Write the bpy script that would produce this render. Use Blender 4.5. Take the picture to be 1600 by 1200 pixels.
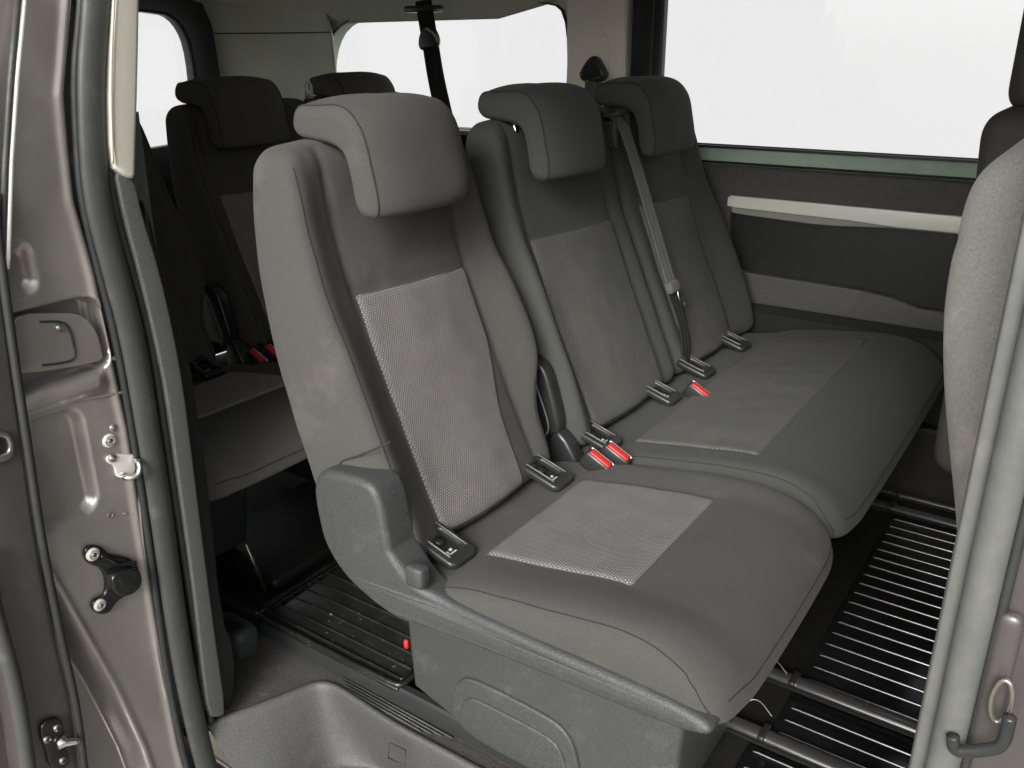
import bpy, bmesh, math, random
import numpy as np
from mathutils import Matrix, Vector
from mathutils.geometry import tessellate_polygon
random.seed(4); rng = np.random.default_rng(4)
S = bpy.context.scene; COL = S.collection
for o in list(bpy.data.objects): bpy.data.objects.remove(o)

# ---------------------------------------------------------------- camera
FPX = 1351.8934869286115
RW = Matrix(((0.8238, -0.2008, 0.5303), (0.5668, 0.3024, -0.7660), (-0.0064, 0.9318, 0.3629)))
CP = Vector((0.7155, -0.7529, 1.1132))
def setup_camera():
    global RW, CP
    c = (800., 600.); a = (-1300-c[0], 88-c[1]); b = (1800-c[0], 68-c[1])
    f = math.sqrt(-(a[0]*b[0]+a[1]*b[1]))
    X = -Vector((a[0], -a[1], -f)).normalized(); Y = Vector((b[0], -b[1], -f)).normalized(); Z = X.cross(Y)
    RW = Matrix((X, Y, Z))
    CP = Vector((0, .095, .42)) - (RW @ Vector((690-800, -(860-600), -f))) / f * 1.28
    cam = bpy.data.cameras.new('camera'); o = bpy.data.objects.new('camera', cam); COL.objects.link(o)
    cam.sensor_width = 36; cam.lens = f/1600*36; cam.clip_start = .01; cam.clip_end = 200
    M = RW.to_4x4(); M.translation = CP; o.matrix_world = M
    S.camera = o
setup_camera()
def at(px, py, **k):
    """a pixel of the photograph -> the point where its line of sight meets a real plane x=, y= or z="""
    d = RW @ Vector((px-800, -(py-600), -FPX))
    ax, v = list(k.items())[0]; i = 'xyz'.index(ax)
    return CP + d*((v-CP[i])/d[i])

def ats(pts, **k): return [at(px, py, **k) for px, py in pts]

# ---------------------------------------------------------------- light
EXPO = 1.2
SUN_EL, SUN_AZ = math.radians(31), math.radians(-76)     # azimuth measured in the xy plane from +x
W = bpy.data.worlds.new('World'); S.world = W; W.use_nodes = True
nt = W.node_tree; nt.nodes.clear()
sky = nt.nodes.new('ShaderNodeTexSky'); sky.sky_type = 'NISHITA'; sky.sun_disc = False
sky.sun_elevation = SUN_EL; sky.sun_rotation = math.pi/2 - SUN_AZ; sky.dust_density = 4; sky.air_density = 1
sky.ozone_density = 1
hs = nt.nodes.new('ShaderNodeHueSaturation'); hs.inputs['Saturation'].default_value = .22
bg = nt.nodes.new('ShaderNodeBackground'); bg.inputs['Strength'].default_value = .105
out = nt.nodes.new('ShaderNodeOutputWorld')
nt.links.new(sky.outputs[0], hs.inputs['Color']); nt.links.new(hs.outputs[0], bg.inputs['Color']); nt.links.new(bg.outputs[0], out.inputs['Surface'])
sl = bpy.data.lights.new('sun', 'SUN'); sl.energy = 1.5; sl.angle = math.radians(24); sl.color = (1, .965, .91)
so = bpy.data.objects.new('sun', sl); COL.objects.link(so)
sd = Vector((math.cos(SUN_EL)*math.cos(SUN_AZ), math.cos(SUN_EL)*math.sin(SUN_AZ), math.sin(SUN_EL)))
so.rotation_euler = (-sd).to_track_quat('-Z', 'Y').to_euler(); so.location = sd*6
S.view_settings.view_transform = 'Standard'; S.view_settings.look = 'None'
S.view_settings.exposure = EXPO; S.view_settings.gamma = 1; S.view_settings.use_curve_mapping = False
S.render.engine = 'CYCLES'

# ---------------------------------------------------------------- materials
MATS = {}
def mat(name, col, rough=.6, metal=0., spec=.5, noise=0., nscale=40., bump=0., bscale=300., bdist=.001, coat=0., sheen=0.,
        spots=None, emit=None, detail=6, streak=None, spread=None):
    m = bpy.data.materials.new(name); m.use_nodes = True; t = m.node_tree; N = t.nodes; L = t.links
    b = N['Principled BSDF']; b.inputs['Base Color'].default_value = (*col, 1); b.inputs['Roughness'].default_value = rough
    b.inputs['Metallic'].default_value = metal; b.inputs['Specular IOR Level'].default_value = spec
    b.inputs['Coat Weight'].default_value = coat; b.inputs['Coat Roughness'].default_value = .08
    b.inputs['Sheen Weight'].default_value = sheen; b.inputs['Sheen Roughness'].default_value = .5
    tc = N.new('ShaderNodeTexCoord'); P = tc.outputs['Object']
    last = None
    if noise:
        n = N.new('ShaderNodeTexNoise'); n.inputs['Scale'].default_value = nscale; n.inputs['Detail'].default_value = detail
        n.inputs['Roughness'].default_value = .65
        r = N.new('ShaderNodeMapRange'); r.inputs['From Min'].default_value = .3; r.inputs['From Max'].default_value = .7
        r.inputs['To Min'].default_value = 1-noise; r.inputs['To Max'].default_value = 1+noise
        mx = N.new('ShaderNodeVectorMath'); mx.operation = 'SCALE'; mx.inputs[0].default_value = col
        L.new(P, n.inputs['Vector']); L.new(n.outputs['Fac'], r.inputs['Value']); L.new(r.outputs[0], mx.inputs['Scale'])
        last = mx.outputs[0]
        r2 = N.new('ShaderNodeMapRange'); r2.inputs['From Min'].default_value = .3; r2.inputs['From Max'].default_value = .7
        r2.inputs['To Min'].default_value = min(1, rough*1.12); r2.inputs['To Max'].default_value = rough*.88
        L.new(n.outputs['Fac'], r2.inputs['Value']); L.new(r2.outputs[0], b.inputs['Roughness'])
    if spots:   # dust, lint or wear: (colour, scale, threshold, amount)
        sc, s_, th, am = spots
        n = N.new('ShaderNodeTexNoise'); n.inputs['Scale'].default_value = s_; n.inputs['Detail'].default_value = 4; n.inputs['Roughness'].default_value = .7
        r = N.new('ShaderNodeMapRange'); r.inputs['From Min'].default_value = th; r.inputs['From Max'].default_value = th+.12
        r.inputs['To Max'].default_value = am
        mx = N.new('ShaderNodeMix'); mx.data_type = 'RGBA'
        L.new(P, n.inputs['Vector']); L.new(n.outputs['Fac'], r.inputs['Value']); L.new(r.outputs[0], mx.inputs['Factor'])
        if last: L.new(last, mx.inputs['A'])
        else: mx.inputs['A'].default_value = (*col, 1)
        mx.inputs['B'].default_value = (*sc, 1); last = mx.outputs['Result']
    if last: L.new(last, b.inputs['Base Color'])
    if bump:
        n = N.new('ShaderNodeTexNoise'); n.inputs['Scale'].default_value = bscale; n.inputs['Detail'].default_value = 3
        bp = N.new('ShaderNodeBump'); bp.inputs['Strength'].default_value = bump; bp.inputs['Distance'].default_value = bdist
        L.new(P, n.inputs['Vector']); L.new(n.outputs['Fac'], bp.inputs['Height']); L.new(bp.outputs[0], b.inputs['Normal'])
    if emit:
        b.inputs['Emission Color'].default_value = (*col, 1); b.inputs['Emission Strength'].default_value = emit
    MATS[name] = m; return m

def weave(name, dark, light, pitch=.0044):
    m = bpy.data.materials.new(name); m.use_nodes = True; t = m.node_tree; N = t.nodes; L = t.links
    b = N['Principled BSDF']; b.inputs['Roughness'].default_value = .85; b.inputs['Specular IOR Level'].default_value = .25
    b.inputs['Sheen Weight'].default_value = .0
    uv = N.new('ShaderNodeUVMap'); uv.uv_map = 'UVMap'
    sp = N.new('ShaderNodeSeparateXYZ'); L.new(uv.outputs[0], sp.inputs[0])
    def math_(op, a, bb=None):
        n = N.new('ShaderNodeMath'); n.operation = op
        for i, v in enumerate((a, bb)):
            if v is None: continue
            if isinstance(v, (int, float)): n.inputs[i].default_value = v
            else: L.new(v, n.inputs[i])
        return n.outputs[0]
    k = 2*math.pi/pitch
    rv = math_('MULTIPLY', sp.outputs[1], 1/.0037); row = math_('FLOOR', rv)
    sh = math_('MULTIPLY', math_('MODULO', row, 2.), math.pi)
    a = math_('SINE', math_('ADD', math_('MULTIPLY', sp.outputs[0], k), sh))
    c = math_('ABSOLUTE', math_('SINE', math_('MULTIPLY', rv, math.pi)))
    h = math_('MULTIPLY', math_('MULTIPLY', math_('ADD', a, 1.), .5), c)
    ns = N.new('ShaderNodeTexNoise'); ns.inputs['Scale'].default_value = 25; ns.inputs['Detail'].default_value = 6
    L.new(uv.outputs[0], ns.inputs['Vector'])
    f = math_('ADD', math_('MULTIPLY', h, .9), math_('MULTIPLY', math_('SUBTRACT', ns.outputs['Fac'], .5), .25))
    mx = N.new('ShaderNodeMix'); mx.data_type = 'RGBA'; mx.clamp_factor = True
    mx.inputs['A'].default_value = (*dark, 1); mx.inputs['B'].default_value = (*light, 1)
    L.new(f, mx.inputs['Factor']); L.new(mx.outputs['Result'], b.inputs['Base Color'])
    bp = N.new('ShaderNodeBump'); bp.inputs['Strength'].default_value = .6; bp.inputs['Distance'].default_value = .0012
    L.new(h, bp.inputs['Height']); L.new(bp.outputs[0], b.inputs['Normal'])
    MATS[name] = m; return m

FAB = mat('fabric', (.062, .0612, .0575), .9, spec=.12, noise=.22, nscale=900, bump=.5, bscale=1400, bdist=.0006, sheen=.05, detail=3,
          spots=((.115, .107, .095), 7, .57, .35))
FABD = mat('fabric_shaded', (.055, .0575, .053), .9, spec=.12, noise=.2, nscale=900, bump=.5, bscale=1400, bdist=.0006, sheen=.05, detail=3,
           spots=((.085, .083, .076), 6, .6, .3))  # bench copy of the seat cloth, shade put into its colour
FABB = mat('fabric_rear_lifted', (.085, .083, .076), .9, spec=.12, noise=.2, nscale=700, bump=.3, bscale=1200, bdist=.0006)  # seat cloth with base colour lightened to offset dim light
FABG = mat('fabric_front', (.20, .195, .185), .9, spec=.1, noise=.2, nscale=500, bump=.5, bscale=900, bdist=.0006, sheen=.1,
           spots=((.30, .28, .255), 14, .56, .5))
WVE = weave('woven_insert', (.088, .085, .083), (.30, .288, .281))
WVD = weave('woven_insert_shaded', (.062, .064, .060), (.195, .194, .182))  # same weave, darkened in colour for the shade over the bench
WVB = weave('woven_rear_lifted', (.16, .15, .13), (.40, .375, .33))  # same weave, paler colour in place of light on the rear row
THR = mat('seam_thread', (.020, .019, .018), .9)
PLA = mat('grained_plastic', (.045, .048, .048), .46, spec=.5, noise=.30, nscale=420, bump=.8, bscale=520, bdist=.0011, detail=2,
          spots=((.10, .10, .092), 16, .58, .4))
PLW = mat('step_plastic', (.062, .063, .061), .5, spec=.5, noise=.3, nscale=400, bump=.8, bscale=560, bdist=.001, detail=2,
          spots=((.11, .105, .095), 9, .58, .4))
PLG = mat('grained_trim', (.085, .088, .083), .55, spec=.5, noise=.35, nscale=380, bump=.8, bscale=650, bdist=.001)
PLS = mat('smooth_plastic', (.022, .024, .024), .32, spec=.5, noise=.1, nscale=30, bump=.1, bscale=500)
PLD = mat('dark_plastic', (.016, .018, .017), .5, spec=.4, noise=.15, nscale=60, bump=.3, bscale=700)
DOORP = mat('door_trim_plastic', (.068, .068, .064), .6, spec=.4, noise=.15, nscale=50, bump=.5, bscale=700, spots=((.09, .088, .08), 60, .6, .3))
RUB = mat('rubber', (.050, .053, .049), .5, spec=.45, noise=.15, nscale=35, bump=.25, bscale=300, spots=((.12, .12, .11), 18, .58, .35))
RUBL = mat('pale_rubber', (.105, .110, .104), .5, spec=.4, noise=.15, nscale=35, bump=.25, bscale=300, spots=((.17, .17, .16), 18, .58, .35))
RUBD = mat('rubber_dark', (.025, .027, .027), .55, spec=.4, noise=.2, nscale=60, bump=.4, bscale=500)
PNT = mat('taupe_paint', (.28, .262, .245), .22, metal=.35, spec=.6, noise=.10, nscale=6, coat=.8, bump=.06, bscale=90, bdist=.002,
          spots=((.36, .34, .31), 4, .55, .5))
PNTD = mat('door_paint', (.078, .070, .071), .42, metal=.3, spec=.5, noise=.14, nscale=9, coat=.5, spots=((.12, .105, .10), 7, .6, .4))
GLB = mat('gloss_black', (.010, .011, .011), .16, spec=.6, noise=.3, nscale=14, spots=((.10, .10, .095), 140, .68, .5))
MATM = mat('mat_rubber', (.013, .014, .013), .30, spec=.55, noise=.4, nscale=22, spots=((.45, .44, .40), 85, .635, .9))
CAR = mat('carpet', (.060, .058, .054), .95, spec=.1, noise=.35, nscale=260, bump=1, bscale=500, bdist=.002, spots=((.14, .115, .085), 16, .58, .6))
FLR = mat('black_floor', (.014, .014, .013), .5, spec=.4, noise=.3, nscale=30)
CRM = mat('cream_trim', (.48, .455, .395), .6, spec=.4, noise=.05, nscale=14, bump=.1, bscale=300)
PAL = mat('lightened_cover', (.85, .82, .74), .6, noise=.04, nscale=10)  # pillar cream, made paler to stand in for missing interior light
HDL = mat('headlining', (.66, .66, .58), .85, spec=.2, noise=.07, nscale=90, bump=.2, bscale=600)
DPL = mat('rear_pillar_trim', (.62, .65, .53), .6, spec=.35, noise=.06, nscale=12)
GRN = mat('window_reveal', (.42, .54, .45), .45, spec=.4, noise=.12, nscale=12)  # albedo raised in place of the daylight coming through the glass
GRND = mat('window_surround', (.020, .026, .024), .4, spec=.4)
SIL = mat('silver_trim', (.90, .89, .84), .38, metal=.15, spec=.5, noise=.03, nscale=30)
EDG = mat('pale_edge', (.16, .16, .155), .35, noise=.1)  # lighter grey for thin rims and edge lines
RIB = mat('rib_highlight', (.30, .30, .29), .24, metal=.85, noise=.35, nscale=9)  # highlights on black ribs, put in as a bright metallic colour
STL = mat('steel', (.34, .33, .30), .32, metal=.9, noise=.12, nscale=80, spots=((.16, .10, .05), 60, .64, .7))
CHR = mat('bright_steel', (.68, .68, .66), .18, metal=1)
RED = mat('red_button', (.58, .02, .018), .4, spec=.5, noise=.05, nscale=50)
WHT = mat('white_plastic', (.62, .60, .56), .45, noise=.05, nscale=50)
WEB = mat('belt_webbing', (.105, .108, .103), .75, spec=.3, noise=.2, nscale=600, bump=.6, bscale=1500, sheen=.1)
WEBD = mat('belt_webbing_dark', (.016, .017, .016), .75, spec=.3, noise=.2, nscale=600)
GRD = mat('ground_concrete', (.34, .31, .26), .9, spec=.2, noise=.25, nscale=9, bump=.6, bscale=60, bdist=.004)
SKY = mat('sky_white', (.86, .86, .86), 1, spec=0, emit=1)
def set_sky():
    t = SKY.node_tree; b = t.nodes['Principled BSDF']; b.inputs['Base Color'].default_value = (0, 0, 0, 1)
    b.inputs['Emission Color'].default_value = (1, 1, 1, 1); b.inputs['Emission Strength'].default_value = .86/2**EXPO
set_sky()
def glassmat():
    m = bpy.data.materials.new('window_glass'); m.use_nodes = True; t = m.node_tree; N = t.nodes; L = t.links
    N.remove(N['Principled BSDF'])
    tr = N.new('ShaderNodeBsdfTransparent'); tr.inputs[0].default_value = (1, 1, 1, 1)
    gl = N.new('ShaderNodeBsdfGlossy'); gl.inputs['Roughness'].default_value = .02
    mx = N.new('ShaderNodeMixShader'); mx.inputs[0].default_value = .02
    L.new(tr.outputs[0], mx.inputs[1]); L.new(gl.outputs[0], mx.inputs[2]); L.new(mx.outputs[0], N['Material Output'].inputs[0])
    return m
GLS = glassmat()

# ---------------------------------------------------------------- object helpers
def put(name, verts, faces, m, parent=None, smooth=True, uv=None, sub=0, solid=0, loc=None):
    me = bpy.data.meshes.new(name); me.from_pydata([tuple(map(float, v)) for v in verts], [], [tuple(map(int, f)) for f in faces])
    me.materials.append(m); me.update()
    if smooth: me.polygons.foreach_set('use_smooth', [True]*len(me.polygons))
    if uv is not None:
        l = me.uv_layers.new(name='UVMap')
        idx = np.empty(len(me.loops), dtype=np.int32); me.loops.foreach_get('vertex_index', idx)
        l.data.foreach_set('uv', np.asarray(uv, float)[idx].ravel())
    o = bpy.data.objects.new(name, me); COL.objects.link(o)
    if parent: o.parent = parent; o.matrix_parent_inverse = Matrix.Translation(-parent.location) if parent.type == 'EMPTY' else Matrix.Identity(4)
    if sub:
        s = o.modifiers.new('sub', 'SUBSURF'); s.levels = s.render_levels = sub
    if solid:
        s = o.modifiers.new('sol', 'SOLIDIFY'); s.thickness = solid; s.offset = 0
    return o
# all part meshes are written in world coordinates of the first copy; the parent empty sits at its base
def empty(name, loc, label, cat, group=None, kind=None, parent=None):
    o = bpy.data.objects.new(name, None); COL.objects.link(o); o.location = loc; o.empty_display_size = .1
    if parent: o.parent = parent
    tag(o, label, cat, group, kind); return o
def tag(o, label=None, cat=None, group=None, kind=None):
    if label: o['label'] = label
    if cat: o['category'] = cat
    if group: o['group'] = group
    if kind: o['kind'] = kind
    return o
def lattice(nx, ny, nz):
    """surface lattice of a box, coordinates -1..1"""
    idx = {}; V = []; F = []
    def g(i, j, k):
        if (i, j, k) not in idx:
            idx[(i, j, k)] = len(V); V.append((2*i/nx-1, 2*j/ny-1, 2*k/nz-1))
        return idx[(i, j, k)]
    for j in range(ny):
        for k in range(nz):
            F.append((g(0, j, k), g(0, j, k+1), g(0, j+1, k+1), g(0, j+1, k))); F.append((g(nx, j, k), g(nx, j+1, k), g(nx, j+1, k+1), g(nx, j, k+1)))
    for i in range(nx):
        for k in range(nz):
            F.append((g(i, 0, k), g(i+1, 0, k), g(i+1, 0, k+1), g(i, 0, k+1))); F.append((g(i, ny, k), g(i, ny, k+1), g(i+1, ny, k+1), g(i+1, ny, k)))
    for i in range(nx):
        for j in range(ny):
            F.append((g(i, j, 0), g(i, j+1, 0), g(i+1, j+1, 0), g(i+1, j, 0))); F.append((g(i, j, nz), g(i+1, j, nz), g(i+1, j+1, nz), g(i, j+1, nz)))
    return np.array(V), F
def roundbox(P, half, r):
    """P in -1..1 -> rounded box of half sizes; r one radius or one per axis"""
    h = np.array(half, float); r = np.minimum(np.broadcast_to(np.array(r, float), 3), h*.98)
    p = P*h; inner = np.clip(p, -(h-r), h-r); d = (p-inner)/r
    n = np.linalg.norm(d, axis=1, keepdims=True); m = np.max(np.abs(d), axis=1, keepdims=True)
    d = np.where(n > 1e-9, d/np.maximum(n, 1e-9)*m, d)
    return inner + d*r
def soft(name, half, r, deform, m, parent=None, step=.012, sub=1):
    n = [max(4, int(round(2*h/step))) for h in half]
    V, F = lattice(*n); V = deform(roundbox(V, half, r))
    return put(name, V, F, m, parent, sub=sub)
def box(name, c, size, m, parent=None, r=.004, rot=None, seg=None):
    h = [s/2 for s in size]; n = seg or [4, 4, 4]
    V, F = lattice(*n)
    # concentrate the lattice at the rounded rims
    rr = [min(r, x*.98) for x in h]
    out_ = np.empty_like(V)
    for a in range(3):
        k = np.array([-1, -(1-rr[a]/h[a]*.0)*(h[a]-rr[a])/h[a], 0, (h[a]-rr[a])/h[a], 1])
        out_[:, a] = np.interp(V[:, a], [-1, -.5, 0, .5, 1], k)
    V = roundbox(out_, h, rr)
    M = np.array(rot.to_3x3()) if rot is not None else np.eye(3)
    V = V@M.T + np.array(c)
    return put(name, V, F, m, parent)
def boxes(name, lst, m, parent=None):
    """several boxes that are one part: (centre, size)"""
    VV = []; FF = []
    for c, size in lst:
        h = np.array(size)/2; V, F = lattice(1, 1, 1); b = len(VV)
        VV += list(V*h+np.array(c)); FF += [tuple(i+b for i in f) for f in F]
    return put(name, VV, FF, m, parent, smooth=False)
AX = {'xz': (Vector((1, 0, 0)), Vector((0, 0, 1)), Vector((0, -1, 0))), 'yz': (Vector((0, 1, 0)), Vector((0, 0, 1)), Vector((1, 0, 0))),
      'xy': (Vector((1, 0, 0)), Vector((0, 1, 0)), Vector((0, 0, 1)))}
def smooth_loop(p, it=2, closed=True):
    p = [tuple(q) for q in p]
    for _ in range(it):
        q = []; n = len(p)
        rngx = range(n) if closed else range(n-1)
        if not closed: q.append(p[0])
        for i in rngx:
            a, b = p[i], p[(i+1) % n]
            q.append(tuple(.75*x+.25*y for x, y in zip(a, b))); q.append(tuple(.25*x+.75*y for x, y in zip(a, b)))
        if not closed: q.append(p[-1])
        p = q
    return p
def rrect(x0, y0, x1, y1, r, n=6):
    p = []
    for cx, cy, a0 in ((x1-r, y1-r, 0), (x0+r, y1-r, 90), (x0+r, y0+r, 180), (x1-r, y0+r, 270)):
        for k in range(n+1):
            a = math.radians(a0+90*k/n); p.append((cx+r*math.cos(a), cy+r*math.sin(a)))
    return p
def plate(name, loops, axes, off, thick, m, parent=None, bevel=.003, seg=3, solid=True, fn=None):
    """flat shape(s) with holes in the plane `axes`, centred at `off` along its normal, `thick` deep, rounded rims"""
    cu = bpy.data.curves.new('tmp', 'CURVE'); cu.dimensions = '2D'; cu.fill_mode = 'BOTH'
    bevel = min(bevel, thick/2*.95)
    cu.extrude = thick/2-bevel; cu.bevel_depth = bevel; cu.bevel_resolution = seg; cu.offset = -bevel
    for lp in loops:
        s = cu.splines.new('POLY'); s.points.add(len(lp)-1); s.use_cyclic_u = True
        for q, pt in zip(s.points, lp): q.co = (pt[0], pt[1], 0, 1)
    o = bpy.data.objects.new('tmp', cu); COL.objects.link(o)
    dg = bpy.context.evaluated_depsgraph_get(); me0 = bpy.data.meshes.new_from_object(o.evaluated_get(dg))
    V = np.array([v.co[:] for v in me0.vertices]); F = [tuple(p.vertices) for p in me0.polygons]
    bpy.data.objects.remove(o); bpy.data.curves.remove(cu); bpy.data.meshes.remove(me0)
    if isinstance(axes, str): u, v, n = AX[axes]; org = Vector((0, 0, 0))
    else: u, v, n, org = axes
    u, v, n, org = map(np.array, (u, v, n, org))
    sgn = 1
    X = V[:, :1]*u + V[:, 1:2]*v + V[:, 2:3]*n + org
    if isinstance(axes, str): X = X + np.abs(n)*off
    else: X = X + n*off
    if fn: X = fn(X)
    ob = put(name, X, F, m, parent, smooth=False)
    bm = bmesh.new(); bm.from_mesh(ob.data); bmesh.ops.remove_doubles(bm, verts=bm.verts, dist=1e-5)
    bmesh.ops.recalc_face_normals(bm, faces=bm.faces); bm.to_mesh(ob.data); bm.free()
    ob.data.polygons.foreach_set('use_smooth', [True]*len(ob.data.polygons))
    try: ob.data.set_sharp_from_angle(angle=math.radians(38))
    except Exception: pass
    return ob
def tube(name, pts, r, m, parent=None, n=10, closed=False, flat=1., up=None, radii=None):
    P = [Vector(p) for p in pts]; V = []; F = []; k = len(P)
    side = None
    for i, p in enumerate(P):
        a = P[i-1] if (i or closed) else p; b = P[(i+1) % k] if (i < k-1 or closed) else p
        t = (b-a).normalized()
        if side is None:
            ref = Vector(up) if up else (Vector((0, 0, 1)) if abs(t.z) < .9 else Vector((1, 0, 0)))
        else: ref = nn
        nn = (ref - t*ref.dot(t)).normalized(); side = t.cross(nn)
        rr = radii[i] if radii else r
        for j in range(n):
            a_ = 2*math.pi*j/n; V.append(p+nn*math.cos(a_)*rr*flat+side*math.sin(a_)*rr)
    for i in range(k if closed else k-1):
        for j in range(n):
            a = i*n+j; b = i*n+(j+1) % n; c = ((i+1) % k)*n+(j+1) % n; d = ((i+1) % k)*n+j
            F.append((a, b, c, d))
    if not closed: F.append(tuple(range(n))[::-1]); F.append(tuple((k-1)*n+j for j in range(n)))
    return put(name, V, F, m, parent)
def strip(name, pts, width_dir, w, m, parent=None, th=.0016, ribs=True):
    """webbing: pts centre line, width_dir vector per strip (or list)"""
    P = [Vector(p) for p in smooth_loop(pts, 2, closed=False)]; V = []; F = []; k = len(P)
    wd = [Vector(width_dir).normalized()]*k if not isinstance(width_dir, list) else [Vector(q).normalized() for q in smooth_loop(width_dir, 2, closed=False)]
    nseg = 12
    prof = []
    for j in range(nseg+1):
        s = j/nseg*2-1; prof.append((s, .0007*math.cos(s*math.pi*3) if ribs else 0))
    for i, p in enumerate(P):
        t = (P[min(i+1, k-1)]-P[max(i-1, 0)]).normalized(); d = (wd[i]-t*wd[i].dot(t)).normalized(); n_ = t.cross(d)
        for s, h in prof: V.append(p+d*s*w/2+n_*(th/2+h))
        for s, h in prof[::-1]: V.append(p+d*s*w/2-n_*(th/2))
    n = len(prof)*2
    for i in range(k-1):
        for j in range(n):
            F.append((i*n+j, i*n+(j+1) % n, (i+1)*n+(j+1) % n, (i+1)*n+j))
    return put(name, V, F, m, parent)
def copy_tree(o, parent=None):
    c = o.copy(); COL.objects.link(c)
    if parent: c.parent = parent; c.matrix_parent_inverse = o.matrix_parent_inverse.copy()
    for ch in list(o.children): copy_tree(ch, c)
    return c
from mathutils import noise as mn
def wob(X, amp, sc=6.):
    out_ = np.array([mn.noise(Vector((float(a)*sc, float(b)*sc, float(c)*sc)))+.4*mn.noise(Vector((float(a)*sc*3, float(b)*sc*3, float(c)*sc*3+7))) for a, b, c in X])
    return out_*amp
def sstep(a, b, x):
    t = np.clip((x-a)/(b-a), 0, 1); return t*t*(3-2*t)

# ---------------------------------------------------------------- the setting
def build_setting():
    g = box('ground', (-.5, -2.0, -.55), (9, 7, .05), GRD, None, r=.01); tag(g, kind='structure')
    # the white daylight the windows look out on: a curved wall of sky round the far side and the rear
    V = []; F = []; n = 48; R_ = 4.5
    a0, a1 = math.radians(-5), math.radians(232)
    for i in range(n+1):
        a = a0+(a1-a0)*i/n
        for z in (-1.2, 1.0, 3.2): V.append((-.6+R_*math.cos(a)*1.1, 1.2+R_*math.sin(a)*.9, z))
    for i in range(n):
        for j in range(2): F.append((i*3+j, (i+1)*3+j, (i+1)*3+j+1, i*3+j+1))
    s = put('sky', V, F, SKY, None, smooth=True, solid=.05); tag(s, kind='structure')
build_setting()

# ---------------------------------------------------------------- seats
ZF = .03    # van floor
def curve1(tab):
    z = np.array([t[0] for t in tab]); x = np.array([t[1] for t in tab])
    zz = np.linspace(z[0], z[-1], 200); xx = np.interp(zz, z, x)
    k = np.ones(21)/21; xp = np.pad(xx, 10, mode='reflect', reflect_type='odd'); xx = np.convolve(xp, k, 'valid')
    return lambda q: np.interp(q, zz, xx)
XF = curve1([(.38, .0), (.434, -.02), (.529, -.064), (.65, -.119), (.784, -.172), (.88, -.200), (1.02, -.222)])
XB = curve1([(.38, -.155), (.45, -.18), (.55, -.215), (.61, -.235), (.70, -.262), (.80, -.282), (.90, -.292), (1.02, -.290)])
BO = curve1([(.38, .010), (.45, .030), (.54, .040), (.62, .043), (.71, .038), (.80, .024), (.91, .022), (1.02, .008)])
def back_fn(y0, y1, i0, i1, side=(1, 1), topcut=(.03, .03), waist=0.):
    """returns deform for a backrest between y0 and y1 whose insert spans i0..i1"""
    yc = (y0+y1)/2; hw = (y1-y0)/2; z0, z1 = .40, .995; zc = (z0+z1)/2
    def f(P, lift=0.):
        a, u, v = P[:, 0], P[:, 1], P[:, 2]                # a: -.05..+.05 thickness, u across, v up
        z = v+zc
        q = np.clip((z-.60)/.38, 0, 1)
        sl = topcut[0]*q**1.6; sr = topcut[1]*q**1.6+waist*(1-sstep(.50, .66, z))
        t = (u/hw+1)/2
        y = y0+sl+(y1-sr-y0-sl)*t
        xb, xf = XB(z), XF(z); w = (a+.05)/.1
        # bolsters
        ln = sstep(0, 1, (i0-y)/(max(i0-y0, .01))*1.15+.05)*side[0]; rn = sstep(0, 1, (y-i1)/(max(y1-i1, .01))*1.15+.05)*side[1]
        mid = np.clip((y-i0)/(i1-i0), 0, 1)
        crown = .010*np.sin(mid*np.pi)*(1-.4*np.clip((z-.8)/.2, 0, 1))
        b = BO(z)*(ln+rn)
        # creases along the insert edges and under the headrest panel
        cr = .0045*(np.exp(-((y-i0)/.006)**2)+np.exp(-((y-i1)/.006)**2))*(z < .99)
        zt = .780-.010*mid
        cr = cr+.004*np.exp(-((z-zt)/.007)**2)*(y > i0-.01)*(y < i1+.01)
        dent = .007*np.exp(-((z-zt-.03)/.03)**2)*np.exp(-((mid-.6)/.3)**2)
        x = xb+(xf-xb)*w + (b+crown-cr-dent)*sstep(.45, .95, w) + lift
        zz = z - .012*np.clip((z-.9)/.1, 0, 1)*((t-.5)*2)**2 + .010*sstep(.96, .995, z)*(1-w)*0
        X = np.stack([x, y, zz], 1); X[:, 0] += wob(X, .0035, 7.)*sstep(.3, .9, w)
        X[:, 1] += wob(X, .004, 6.)*(1-sstep(.5, .95, w)); return X
    return f, (.05, hw, (z1-z0)/2)
def patch(name, f, half, ya, yb, za, zb, m, parent, axis, lift=.0022, step=.008):
    """a cover panel that follows the deformed front face; params in world y / z (or x)"""
    return
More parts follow.
